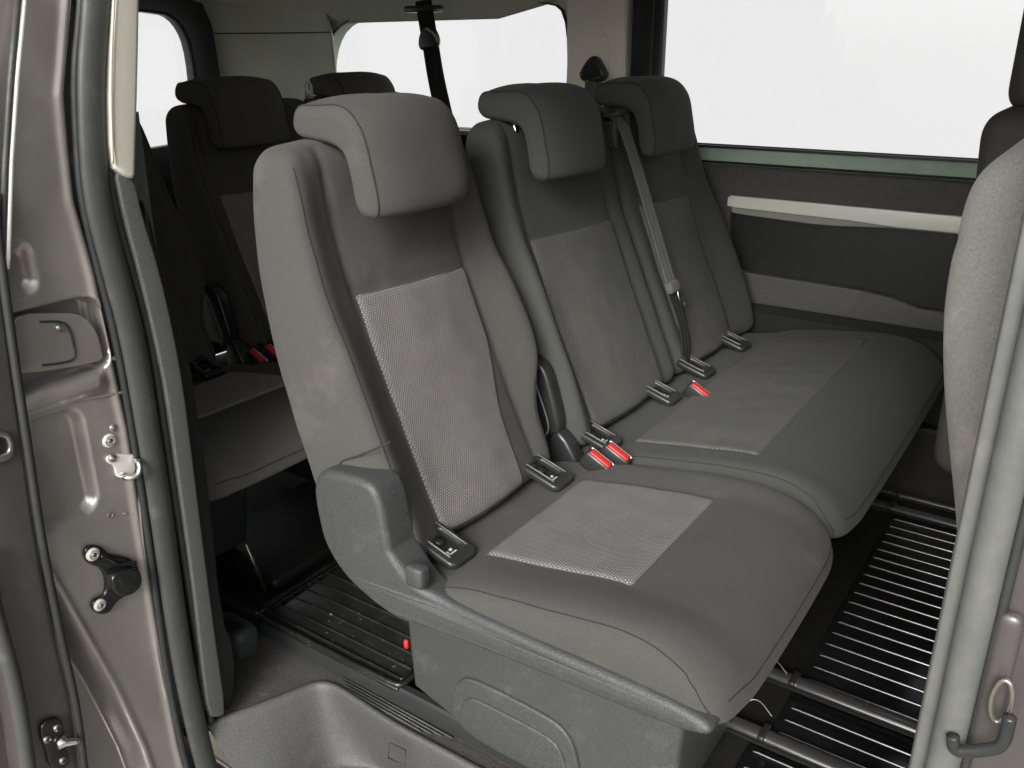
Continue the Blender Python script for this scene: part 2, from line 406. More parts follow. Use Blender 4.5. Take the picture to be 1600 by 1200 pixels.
def build_backrest(root, y0, y1, i0, i1, mf, mw, topcut=(.03, .03), side=(1, 1), name='backrest', waist=0.):
    f, half = back_fn(y0, y1, i0, i1, side, topcut, waist)
    R_ = (.036, .040, .040)
    b = soft(name, half, R_, f, mf, root, step=.0085)
    hw = half[1]; z0 = .40; zc = z0+half[2]
    def front(y, z, lift=0.):
        """point on the front skin at world y,z"""
        q = np.clip((z-.60)/.38, 0, 1); sl = topcut[0]*q**1.6; sr = topcut[1]*q**1.6+waist*(1-sstep(.50, .66, z))
        t = (y-y0-sl)/(y1-sr-y0-sl); u = (t*2-1)*hw
        P = np.stack([np.full_like(y, .05), u, z-zc], 1)
        # rounded rim
        h = np.array(half); r = np.array(R_); inner = np.clip(P, -(h-r), h-r)
        d = (P-inner)/r; d[:, 0] = 1
        n = np.linalg.norm(d, axis=1, keepdims=True); mm = np.max(np.abs(d), axis=1, keepdims=True)
        P = inner+d/n*mm*r
        X = f(P); X[:, 0] += lift; X[:, 2] += lift*.35
        return X
    # woven insert panel
    ny, nz = 46, 60; V = []; UV = []; ztop0 = .780
    Y, Z = np.meshgrid(np.linspace(0, 1, ny+1), np.linspace(0, 1, nz+1)); Y = Y.ravel(); Z = Z.ravel()
    za = .418; nar = .012*(1-Z)+waist*.55*(1-sstep(.3, .7, Z))
    yy = i0+nar*0+(i1-nar*1.5-i0)*Y; zz = za+(ztop0-.010*Y-za)*Z
    X = front(yy, zz, .0)
    edge = np.minimum(np.minimum(Y, 1-Y)*(i1-i0), np.minimum(Z, 1-Z)*.36)
    X[:, 0] += -.003+.0056*sstep(0, .004, edge)+.0045*(np.exp(-((yy-i0)/.006)**2)+np.exp(-((yy-i1)/.006)**2))*.0
    F = [(j*(ny+1)+i, j*(ny+1)+i+1, (j+1)*(ny+1)+i+1, (j+1)*(ny+1)+i) for j in range(nz) for i in range(ny)]
    p = put('fabric_insert', X, F, mw, root, uv=np.stack([yy, zz*1.09], 1), sub=1)
    # stitched seams
    def seamline(yf, zr, nm='seam'):
        zz = np.linspace(zr[0], zr[1], 40); ys = np.array([yf(z) for z in zz])
        X = front(ys, zz, .0); tube(nm, X, .0009, THR, root, n=6)
    if side[0] == 1: seamline(lambda z: y0+.022+.02*np.clip((z-.6)/.4, 0, 1), (.44, .975))
    if side[1] == 1: seamline(lambda z: y1-.022-.02*np.clip((z-.6)/.4, 0, 1)-waist*(1-float(sstep(.50, .66, z))), (.44, .975))
    seamline(lambda z: i0+.0, (.785, .96)); seamline(lambda z: i1-.0, (.775, .96))
    return b
def build_headrest(root, yc, hw, mf, nm='headrest'):
    # L-shaped in side view: (x, z), the front leg hangs over the top of the backrest
    out_ = [(-.238, 1.049), (-.190, 1.053), (-.158, 1.044), (-.134, 1.018), (-.120, .965), (-.109, .915), (-.112, .891), (-.134, .888),
            (-.152, .905), (-.158, .945), (-.170, .976), (-.200, .990), (-.240, .994), (-.272, .998), (-.284, 1.022), (-.274, 1.050)]
    O = np.array(smooth_loop(out_, 3)); n = len(O)
    T = np.roll(O, -1, 0)-np.roll(O, 1, 0); T /= np.linalg.norm(T, axis=1, keepdims=True)
    NR = np.stack([T[:, 1], -T[:, 0]], 1)                   # outward for this (clockwise) loop
    cen = O.mean(0)
    if np.mean(np.sum(NR*(O-cen), 1)) < 0: NR = -NR
    rows = []; r = .014
    offs = []
    K = 7
    for k in range(K): a = math.pi/2*k/(K-1); offs.append((-hw+r-r*math.sin(math.pi/2-a)*1.0, -(r-r*math.cos(math.pi/2-a)*0-r*math.sin(a))))
    offs = [(-hw+r*(1-math.cos(math.pi/2*k/(K-1))), -(r-r*math.sin(math.pi/2*k/(K-1)))) for k in range(K)]
    mids = [(-hw+r+(2*hw-2*r)*k/14, 0) for k in range(1, 14)]
    offs = offs+mids+[(-a, b) for a, b in offs[::-1]]
    V = []; F = []
    def place(y, inset, sc=1.0):
        Q = O+NR*inset
        Q = cen+(Q-cen)*sc
        s = y/hw
        for x, z in Q:
            front = np.clip((x+.22)/.1, 0, 1)
            xx = x-.024*front*abs(s)**3.2+.004*(1-s*s); zz = z-.014*abs(s)**2.4*np.clip((z-.98)/.05, 0, 1)
            V.append((xx, yc+y*(1-.035*front*0)+0, zz))
    # end cap ring(s)
    ring0 = len(V)
    for y, ins in offs: place(y, ins)
    m_ = len(offs)
    for k in range(m_-1):
        for i in range(n):
            j = (i+1) % n; F.append((k*n+i, k*n+j, (k+1)*n+j, (k+1)*n+i))
    # caps by tessellating the end loops
    for base, flip in ((0, False), ((m_-1)*n, True)):
        tri = tessellate_polygon([[Vector((V[base+i][0], V[base+i][2], 0)) for i in range(n)]])
        for t in tri: F.append(tuple(base+q for q in (t if flip else t[::-1])))
    h = put(nm, V, F, mf, root)
    for y, ins in (offs[5], offs[-6]):
        s = y/hw; L = []
        for (x, z) in O+NR*(ins+.0006):
            fr = np.clip((x+.22)/.1, 0, 1)
            L.append((x-.024*fr*abs(s)**3.2+.004*(1-s*s), yc+y, z-.014*abs(s)**2.4*np.clip((z-.98)/.05, 0, 1)))
        tube('seam', L, .0013, THR, h, n=6, closed=True)
    for s in (-1, 1): tube('headrest_post', [(-.245+.03, yc+s*.075, .93), (-.225, yc+s*.075, 1.01)], .006, CHR, root, n=10)
    return h
XTOP = curve1([(-.06, .395), (-.01, .404), (.03, .412), (.07, .420), (.14, .432), (.25, .448), (.34, .458), (.40, .455), (.44, .436), (.47, .412)])
def build_cushion(root, y0, y1, i0, i1, mf, mw, name='cushion', fr=.05, ins_x=(.052, .298), tilt=0.):
    hx, hy, hz = .26, (y1-y0)/2, .05
    xc, yc = .205, (y0+y1)/2
    def f(P):
        a, u, v = P[:, 0], P[:, 1], P[:, 2]
        x = a+xc; y = u+yc
        top = XTOP(x); w = (v+hz)/(2*hz)
        d = np.minimum(y-y0, y1-y)
        # side bolsters, centre channel
        b = .010*(sstep(0, 1, (i0-y)/.06)+sstep(0, 1, (y-i1)/.06))*sstep(.03, .12, x)
        cr = .0035*(np.exp(-((y-i0)/.006)**2)+np.exp(-((y-i1)/.006)**2))*(x > .05)*(x < .30) + .004*np.exp(-((x-ins_x[1])/.006)**2)*(y > i0-.01)*(y < i1+.01)
        cr = cr+.003*np.exp(-((x-ins_x[0])/.008)**2)
        lo = .362+.012*sstep(.3, .5, x)
        z = lo+(top+b-cr-lo)*w
        # front roll: bulging nose, the corners drawn back
        s = np.abs(u)/hy; cornr = np.maximum(0, np.abs(u)-(hy-.10))/.10
        nose = sstep(.30, .46, x)
        x = x-.016*cornr**2*nose+.016*(1-w)*nose+.004*nose*(1-s**2)
        z = z-.006*nose*cornr**2
        y = y+np.sign(u)*.006*np.sin(np.clip(w, 0, 1)*math.pi)*(np.abs(u) > hy*.6)*sstep(0.0, .1, x)
        X = np.stack([x, y, z], 1); X[:, 2] += wob(X, .0035, 6.)*sstep(.2, .9, w); X[:, 1] += wob(X, .004, 7.)*(1-w); return X
    R_ = (.034, .030, .026)
    c = soft(name, (hx, hy, hz), R_, f, mf, root, step=.0095)
    def top(x, y, lift=0.):
        P = np.stack([x-xc, y-yc, np.full_like(x, hz)], 1); h = np.array((hx, hy, hz)); r = np.array(R_)
        inner = np.clip(P, -(h-r), h-r); d = (P-inner)/r; d[:, 2] = 1
        n = np.linalg.norm(d, axis=1, keepdims=True); mm = np.max(np.abs(d), axis=1, keepdims=True)
        X = f(inner+d/n*mm*r); X[:, 2] += lift; return X
    ny, nx = int((i1-i0)/.006), 42
    Y, Xg = np.meshgrid(np.linspace(0, 1, ny+1), np.linspace(0, 1, nx+1)); Y = Y.ravel(); Xg = Xg.ravel()
    xx = ins_x[0]+(ins_x[1]-ins_x[0])*Xg; yy = i0+(i1-i0)*Y+(.022*(Xg-.0)*(1-Y) if ins_x[2:] == () else 0)*0
    X = top(xx, yy); e = np.minimum(np.minimum(Y, 1-Y)*(i1-i0), np.minimum(Xg, 1-Xg)*.25)
    X[:, 2] += -.003+.0052*sstep(0, .004, e)
    F = [(j*(ny+1)+i, (j+1)*(ny+1)+i, (j+1)*(ny+1)+i+1, j*(ny+1)+i+1) for j in range(nx) for i in range(ny)]
    put('fabric_insert', X, F, mw, root, uv=np.stack([yy, xx], 1), sub=1)
    # seams: along both top rims, round the front corners and down, and across the front
    h = np.array((hx, hy, hz)); r = np.array(R_)
    def rim(L):
        P = np.array([p for p, d in L], float); D = np.array([d for p, d in L], float); D /= np.linalg.norm(D, axis=1, keepdims=True)
        return f(np.clip(P, -(h-r), h-r)+D*r*1.01)
    for sg in (-1, 1):
        L = []
        for k in np.linspace(-hx+.06, hx-.03, 44):
            q = float(np.clip((k-(hx-.10))/.07, 0, 1)); L.append(((k, sg*hy, hz-.006*q**2), (0, sg*.8, .75*(1-.25*q))))
        for k in np.linspace(0, 1, 12): L.append(((hx, sg*hy, hz-.006-.05*k), (.05+.8*k, sg*(.9-.1*k), .56*(1-k)**1.3)))
        for k in np.linspace(0, 1, 6): L.append(((hx, sg*hy, hz-.056-.03*k), (.85, sg*.8, -.4*k)))
        tube('seam', rim(L), .0008, THR, root, n=6)
    L = [((hx, y-yc, .012), (1, 0, .1)) for y in np.linspace(y0+.02, y1-.02, 60)]; tube('seam', rim(L), .0009, THR, root, n=6)
    return c
def anchor_guide(y, root, x=.0):
    """plastic lead-in over a child-seat anchor"""
    z = .418
    M = Matrix.Rotation(math.radians(17), 4, 'Y')
    def T(X):
        X = (X-np.array([x, y, z]))*np.array([1.02, 1.05, 1.2]); A = np.array(M.to_3x3()); return X@A.T+np.array([x+.006, y, z+.007])
    g = plate('anchor_guide', [rrect(x-.045, y-.029, x+.040, y+.029, .014), rrect(x-.030, y-.017, x+.018, y+.017, .007)], 'xy', z+.004, .012, PLS, root, bevel=.005, seg=4, fn=T)
    b = plate('guide_well', [rrect(x-.032, y-.019, x+.020, y+.019, .007)], 'xy', z-.003, .006, PLD, g, bevel=.001, fn=T); 
    rim = [(x-.040, y-.0195), (x-.010, y-.0195), (x+.004, y-.0195), (x+.024, y-.0195)]
    tube('guide_rim', T(np.array([(a, b_, z+.0112) for a, b_ in rim])), .0013, EDG, g, n=8)
    rim = [(x-.038, y+.0195), (x+.022, y+.0195)]
    tube('guide_rim', T(np.array([(a, b_, z+.0112) for a, b_ in rim])), .0011, EDG, g, n=8)
    tube('anchor_hole', T(np.array([(x-.014, y+.004, z+.0005), (x-.014, y+.004, z+.0030)])), .009, FLR, g, n=16)
    # the small white child-seat mark
    mk = [(x+.004, y-.012), (x+.016, y-.012), (x+.016, y+.010), (x+.0125, y+.010), (x+.0125, y-.004), (x+.008, y-.002)]
    mk2 = [(x+.006, y+.001), (x+.010, y+.002), (x+.009, y+.007), (x+.005, y+.006)]
    plate('child_seat_mark', [mk, mk2], 'xy', z+.0012, .001, WHT, g, bevel=.0002, fn=T)
    return g
def buckle(x, y, z, yaw, root, tilt=30):
    e = box('buckle', (x, y, z), (.055, .022, .034), PLS, root, r=.005, rot=Matrix.Rotation(math.radians(yaw), 4, 'Z')@Matrix.Rotation(math.radians(tilt), 4, 'Y'))
    R3 = Matrix.Rotation(math.radians(yaw), 4, 'Z')@Matrix.Rotation(math.radians(tilt), 4, 'Y')
    up = R3@Vector((0, 0, 1)); sd_ = R3@Vector((0, 1, 0))
    box('buckle_button', Vector((x, y, z))+up*.0165, (.044, .0165, .006), RED, e, r=.0028, rot=R3)
    box('buckle_rim', Vector((x, y, z))+up*.0155+sd_*.0095, (.050, .004, .005), WHT, e, r=.0018, rot=R3)
def single_seat(mf, mw):
    root = empty('single_seat', (.15, .25, ZF), 'x', 'seat')
    build_backrest(root, .02, .487, .122, .388, mf, mw, waist=.045)
    L = ats([(610, 690), (590, 700), (560, 712), (535, 720), (520, 738)], y=.019); tube('seam', [tuple(q) for q in L], .0012, THR, root, n=6)
    build_headrest(root, .244, .114, mf)
    build_cushion(root, .022, .492, .125, .415, mf, mw)
    # moulded side shell with the recliner cover in one piece
    fc = [(q.x, q.z) for q in ats([(494, 800), (489, 765), (492, 748), (499, 738), (512, 735), (545, 743), (570, 752), (584, 764), (592, 782), (598, 805), (604, 835), (608, 856), (609, 864)], y=-.006)]
    sh = fc+[(.006, .452), (.028, .424), (.070, .411), (.157, .408), (.25, .406), (.36, .406), (.430, .402),
          (.458, .394), (.462, .384), (.452, .375), (.40, .366), (.25, .362), (.157, .358), (.07, .354), (.0, .356), (-.055, .370), (-.103, .392), (-.140, .434)]
    sh = smooth_loop(sh, 2)
    def taper(X):
        k = np.clip((X[:, 0]-.0)/.06, 0, 1); X = X.copy()
        X[:, 1] = np.where(k > 0, X[:, 1]+(.014)*k*(X[:, 1] < .02), X[:, 1]); return X
    plate('side_shell', [sh], 'xz', .022, .060, PLA, root, bevel=.011, seg=5, fn=taper)
    k = box('release_lever', (.034, .002, .441), (.030, .022, .032), PLA, root, r=.005); 
    # pedestal
    pd = smooth_loop([(-.125, .365), (-.122, .20), (-.112, .045), (.362, .045), (.370, .12), (.385, .37), (.2, .375), (0, .375)], 1)
    ped = plate('pedestal', [pd], 'xz', .265, .25, PLA, root, bevel=.010)
    rd = smooth_loop([(-.030, .046), (-.026, .115), (-.005, .158), (.03, .167), (.15, .163), (.19, .155), (.214, .125), (.226, .046)], 2)
    plate('pedestal_panel', [rd], 'xz', .139, .010, PLA, ped, bevel=.0048, seg=4)
    ri = smooth_loop([(-.010, .046), (-.006, .100), (.012, .130), (.04, .133), (.15, .130), (.180, .124), (.196, .10), (.205, .046)], 2)
    plate('pedestal_panel', [ri], 'xz', .134, .008, PLA, ped, bevel=.0038, seg=4)
    for x in (-.05, .30): boxes('seat_foot', [((x, .27, .04), (.06, .05, .03))], PLD, root)
    boxes('under_frame', [((.2, .26, .352), (.42, .40, .03))], PLD, root)
    for y in (.095, .376): anchor_guide(y, root)
    # inner recliner arch towards the neighbour
    ar = smooth_loop([(-.150, .585), (-.105, .590), (-.070, .574), (-.052, .520), (-.036, .462), (-.045, .440), (-.14, .43)], 2)
    a = plate('recliner_arch', [ar], 'xz', .503, .034, PLS, root, bevel=.010, seg=4)
    lg = smooth_loop([(-.060, .452), (-.032, .452), (.004, .398), (-.002, .375), (-.07, .375)], 1)
    plate('arch_foot', [lg], 'xz', .505, .036, PLS, a, bevel=.009, seg=4)
    e = [(-.125, .479, .570), (-.095, .479, .568), (-.076, .479, .520), (-.052, .479, .462), (-.066, .479, .440)]
    tube('arch_trim', smooth_loop(e, 2, closed=False), .0018, EDG, a, n=8)
    return root
def double_seat(mf, mw, buckles=True):
    root = empty('double_bench_seat', (.15, .95, ZF), 'x', 'seat')
    build_backrest(root, .512, .968, .585, .905, mf, mw, topcut=(.025, .0), side=(1, .35))
    build_backrest(root, .972, 1.425, 1.035, 1.300, mf, mw, topcut=(.0, .045), side=(.35, 1))
    build_headrest(root, .690, .116, mf); build_headrest(root, 1.122, .114, mf)
    build_cushion(root, .520, 1.425, .600, 1.365, mf, mw, ins_x=(.052, .298))
    boxes('under_frame', [((.18, .96, .352), (.42, .84, .03))], PLD, root)
    for y in (.62, 1.30):
        boxes('pedestal', [((.05, y, .20), (.36, .06, .30))], PLD, root)
        boxes('seat_foot', [((.27, y, .05), (.10, .05, .04))], PLD, root)
    boxes('cross_panel', [((-.10, .96, .22), (.04, .6, .26))], PLD, root)
    for y in (.556, .826, 1.012, 1.238): anchor_guide(y, root)
    if buckles:
        buckle(.055, .462, .424, 6, root); buckle(.072, .497, .428, 6, root)
        buckle(.066, .878, .420, 5, root)
    return root
def skin(root, label, cat, group=None): tag(root, label, cat, group); return root
G2 = 'seats of the second row'
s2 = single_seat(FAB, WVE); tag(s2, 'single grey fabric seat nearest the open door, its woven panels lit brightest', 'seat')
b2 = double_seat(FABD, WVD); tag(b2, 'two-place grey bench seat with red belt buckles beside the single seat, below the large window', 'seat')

def third_row():
    def use_rear_cloth(o):  # swaps in the seat cloth lightened against the dim rear
        for ch in o.children:
            if ch.type == 'MESH':
                m = ch.data.materials[0]
                if m in (FAB, FABD, WVE, WVD):
                    ch.material_slots[0].link = 'OBJECT'; ch.material_slots[0].material = FABB if m in (FAB, FABD) else WVB
            use_rear_cloth(ch)
    a = copy_tree(s2); a.location = s2.location+Vector((-.94, .01, 0)); tag(a, 'dark single seat of the rear row, half hidden behind the door pillar', 'seat')
    b = copy_tree(b2); b.location = b2.location+Vector((-.94, .03, 0)); tag(b, 'dark two-place bench of the rear row, under the rear side window', 'seat')
    for ch in list(a.children):
        if ch.name.split('.')[0] in ('pedestal', 'seat_foot'):
            for g in list(ch.children): bpy.data.objects.remove(g)
            bpy.data.objects.remove(ch)
    pd = smooth_loop([(-1.02, .36), (-1.0, .045), (-.745, .045), (-.715, .20), (-.690, .34), (-.74, .37)], 1)
    p = plate('pedestal', [pd], 'xz', .24, .12, PLA, a, bevel=.012); p.matrix_parent_inverse = Matrix.Translation(-a.location)
    use_rear_cloth(a); use_rear_cloth(b)
third_row()

# ---------------------------------------------------------------- the van round them
van = empty('van', (-.4, .7, ZF), 'interior and open side door of a taupe passenger van round the seats', 'van')
YW = 1.50
def p2(pts, a, b, **k): return [(getattr(q, a), getattr(q, b)) for q in ats(pts, **k)]
def yz(x, pts): return p2(pts, 'y', 'z', x=x)
def xz(y, pts): return p2(pts, 'x', 'z', y=y)
def xy(z, pts): return p2(pts, 'x', 'y', z=z)

def far_wall():
    # window openings in the far wall
    win = rrect(-.40, .845, 1.25, 1.345, .03); 
    qw = smooth_loop([(-.655, .872), (-1.60, .872), (-1.655, .93), (-1.64, 1.10), (-1.55, 1.20), (-1.30, 1.232), (-.72, 1.242), (-.645, 1.19)], 2)
    plate('side_wall', [[(-2.05, .03), (1.5, .03), (1.5, 1.36), (-2.05, 1.36)], win, qw], 'xz', YW+.05, .06, DPL, van, bevel=.004)
    # the two panes
    w = boxes('window_pane', [((.42, YW+.075, 1.09), (1.60, .004, .50))], GLS, van)
    w2 = boxes('window_pane', [((-1.15, YW+.075, 1.05), (1.06, .004, .42))], GLS, van)
    # dark bonded surround round the big window
    plate('window_frame', [rrect(-.445, .862, 1.3, 1.35, .03), rrect(-.352, .868, 1.19, 1.318, .045)], 'xz', YW+.012, .03, GRND, w, bevel=.006)
    plate('window_frame', [rrect(-.425, .874, -.375, 1.30, .01)], 'xz', YW-.006, .010, GRND, w, bevel=.003)
    q = np.array(qw); c = q.mean(0); plate('window_frame', [[tuple(v) for v in c+(q-c)*1.008], [tuple(v) for v in c+(q-c)*.992]], 'xz', YW+.018, .012, GRND, w2, bevel=.003)
    # green-grey reveal under the window
    V = [(-.45, YW-.002, .826), (1.2, YW-.002, .826), (1.2, YW+.016, .8665), (-.45, YW+.016, .8665)]
    put('window_reveal', V, [(0, 1, 2, 3)], GRN, van, smooth=False, solid=.004)
    tube('reveal_seal', [(-.45, YW-.004, .8265), (1.2, YW-.004, .8265)], .003, RUBD, van, n=8)
    tube('window_seal', [(-.40, YW+.018, .868), (1.2, YW+.018, .868)], .003, RUBD, van, n=8)
    # door-height trim with its recess
    up = [(-.30, .824), (1.2, .824), (1.2, .745), (-.105, .745), (-.125, .735), (-.125, .560), (-.105, .5475)]
    low = [at(1140, 415, y=YW), at(1350, 448, y=YW), at(1400, 460, y=YW), at(1440, 476, y=YW), at(1485, 482, y=YW)]
    rec = [(-.112, .742), (1.2, .742)] + [(1.2, .515)] + [(q.x, q.z) for q in low[::-1]]
    rec = rec[:-1]+[(-.108, .551)]
    plate('side_trim', [[(-.32, .822), (1.25, .822), (1.25, .468), (-.32, .468)], rec], 'xz', YW-.020, .040, DOORP, van, bevel=.006)
    plate('trim_recess', [[(-.13, .76), (1.2, .76), (1.2, .49), (-.13, .49)]], 'xz', YW-.006, .010, PLD, van, bevel=.001)
    # pull strip: bright bar above, grey return beneath
    b = [(-.120, .722), (-.119, .744), (-.112, .749), (1.15, .746), (1.15, .708), (.30, .709), (.20, .714), (-.10, .719)]
    bar = plate('silver_strip', [b], 'xz', YW-.040, .016, SIL, van, bevel=.0025, seg=3)
    b = smooth_loop([(-.116, .702), (-.116, .726), (1.1, .716), (1.1, .70), (.30, .704), (.22, .698), (.12, .692), (.0, .696), (-.08, .699)], 1)
    plate('strip_return', [b], 'xz', YW-.026, .014, mat('strip_grey', (.30, .30, .28), .5), bar, bevel=.004)
    # armrest ledge and the lower panel
    L = [(-.32, YW-.042, .468), (1.25, YW-.042, .468), (1.25, YW-.065, .452), (-.32, YW-.065, .452), (1.25, YW-.05, .30), (-.32, YW-.05, .30), (1.25, YW-.02, .03), (-.32, YW-.02, .03)]
    put('lower_trim', L, [(0, 1, 2, 3), (3, 2, 4, 5), (5, 4, 6, 7)], PLD, van, smooth=False, solid=.006)
    plate('lower_trim', [[(-2.0, .40), (-.34, .40), (-.34, .860), (-2.0, .860)]], 'xz', YW+.004, .03, PLD, van, bevel=.004)
    plate('wheel_arch_trim', [rrect(.10, .04, .9, .235, .03)], 'xz', YW-.05, .05, FLR, van, bevel=.01)
    # rear window ledge, pale
    boxes('window_ledge', [((-1.15, YW-.01, .866), (1.0, .05, .012))], GRN, van)
    # C pillar cover
    plate('pillar_cover', [smooth_loop([(-.636, .86), (-.645, 1.36), (-.455, 1.36), (-.452, .84), (-.5, .83), (-.6, .83)], 1)], 'xz', YW+.002, .036, PAL, van, bevel=.010)
    plate('pillar_pad', [rrect(-.600, .95, -.500, 1.150, .03)], 'xz', YW-.019, .010, PAL, van, bevel=.0045)
far_wall()

def rear_and_roof():
    X = -2.0
    op = smooth_loop([(.26, .80), (1.17, .80), (1.215, .85), (1.235, 1.10), (1.20, 1.20), (1.12, 1.232), (.32, 1.232), (.24, 1.2), (.22, .86)], 2)
    t = plate('tailgate_trim', [[(.08, .03), (1.345, .03), (1.345, .9), (1.335, 1.19), (1.27, 1.34), (.08, 1.34)], op], 'yz', X, .05, GRND, van, bevel=.012)
    boxes('tailgate_pane', [((X-.02, .72, 1.0), (.004, 1.1, .5))], GLS, van)
    # pale rear corner panel curving from the tailgate to the side window
    V = []; F = []; n = 12
    prof = [(X-.03, 1.315), (X+.02, 1.340), (X+.05, 1.37), (X+.12, 1.43), (X+.20, 1.475), (X+.28, 1.50), (X+.42, 1.512)]
    prof = smooth_loop(prof, 2, closed=False)
    for x, y in prof:
        for k in range(n+1):
            z = .40+(1.30-.40)*k/n; V.append((x+.0, y-.10*max(0, (z-1.10)/.2)**2*.6, z))
    for i in range(len(prof)-1):
        for k in range(n): F.append((i*(n+1)+k, i*(n+1)+k+1, (i+1)*(n+1)+k+1, (i+1)*(n+1)+k))
    put('corner_trim', V, F, DPL, van, solid=.008)
    # roof lining: a shallow vault that turns down to the tops of the windows
    V = []; F = []
    ys = [(-.09, 1.215), (-.03, 1.30), (.10, 1.345), (.4, 1.375), (.72, 1.385), (1.05, 1.372), (1.30, 1.335), (1.42, 1.285), (1.49, 1.235), (1.53, 1.20)]
    ys = smooth_loop(ys, 1, closed=False); xs = [-2.06, -2.0, -1.9, -1.75, -1.4, -.9, -.4, .1, .6, 1.1, 1.7]
    for i, x in enumerate(xs):
        for y, z in ys:
            dz = -.075*max(0, (-1.72-x)/.30)**1.4; V.append((x, y, z+dz+.10*float(sstep(-.75, -.40, x))))
    n = len(ys)
    for i in range(len(xs)-1):
        for k in range(n-1): F.append((i*n+k, (i+1)*n+k, (i+1)*n+k+1, i*n+k+1))
    put('headlining', V, F, HDL, van, solid=.02)
    tube('lining_seam', [(x+.002, y-.0115, 1.165) for x, y in prof], .0022, RUBD, van, n=6)
    # outer roof, rear side of the door side, bulkhead forward
    boxes('roof_skin', [((-.2, .72, 1.44), (3.7, 1.68, .02))], PNT, van)
    boxes('near_wall', [((-1.24, -.07, .60), (1.60, .03, 1.5))], PLD, van)  # unseen van side, kept solid without its window to block light
    boxes('front_bulkhead', [((1.75, .72, .6), (.03, 1.62, 1.6))], PLD, van)
    boxes('near_wall', [((1.30, -.12, .5), (.95, .05, .8))], PLD, van)
rear_and_roof()

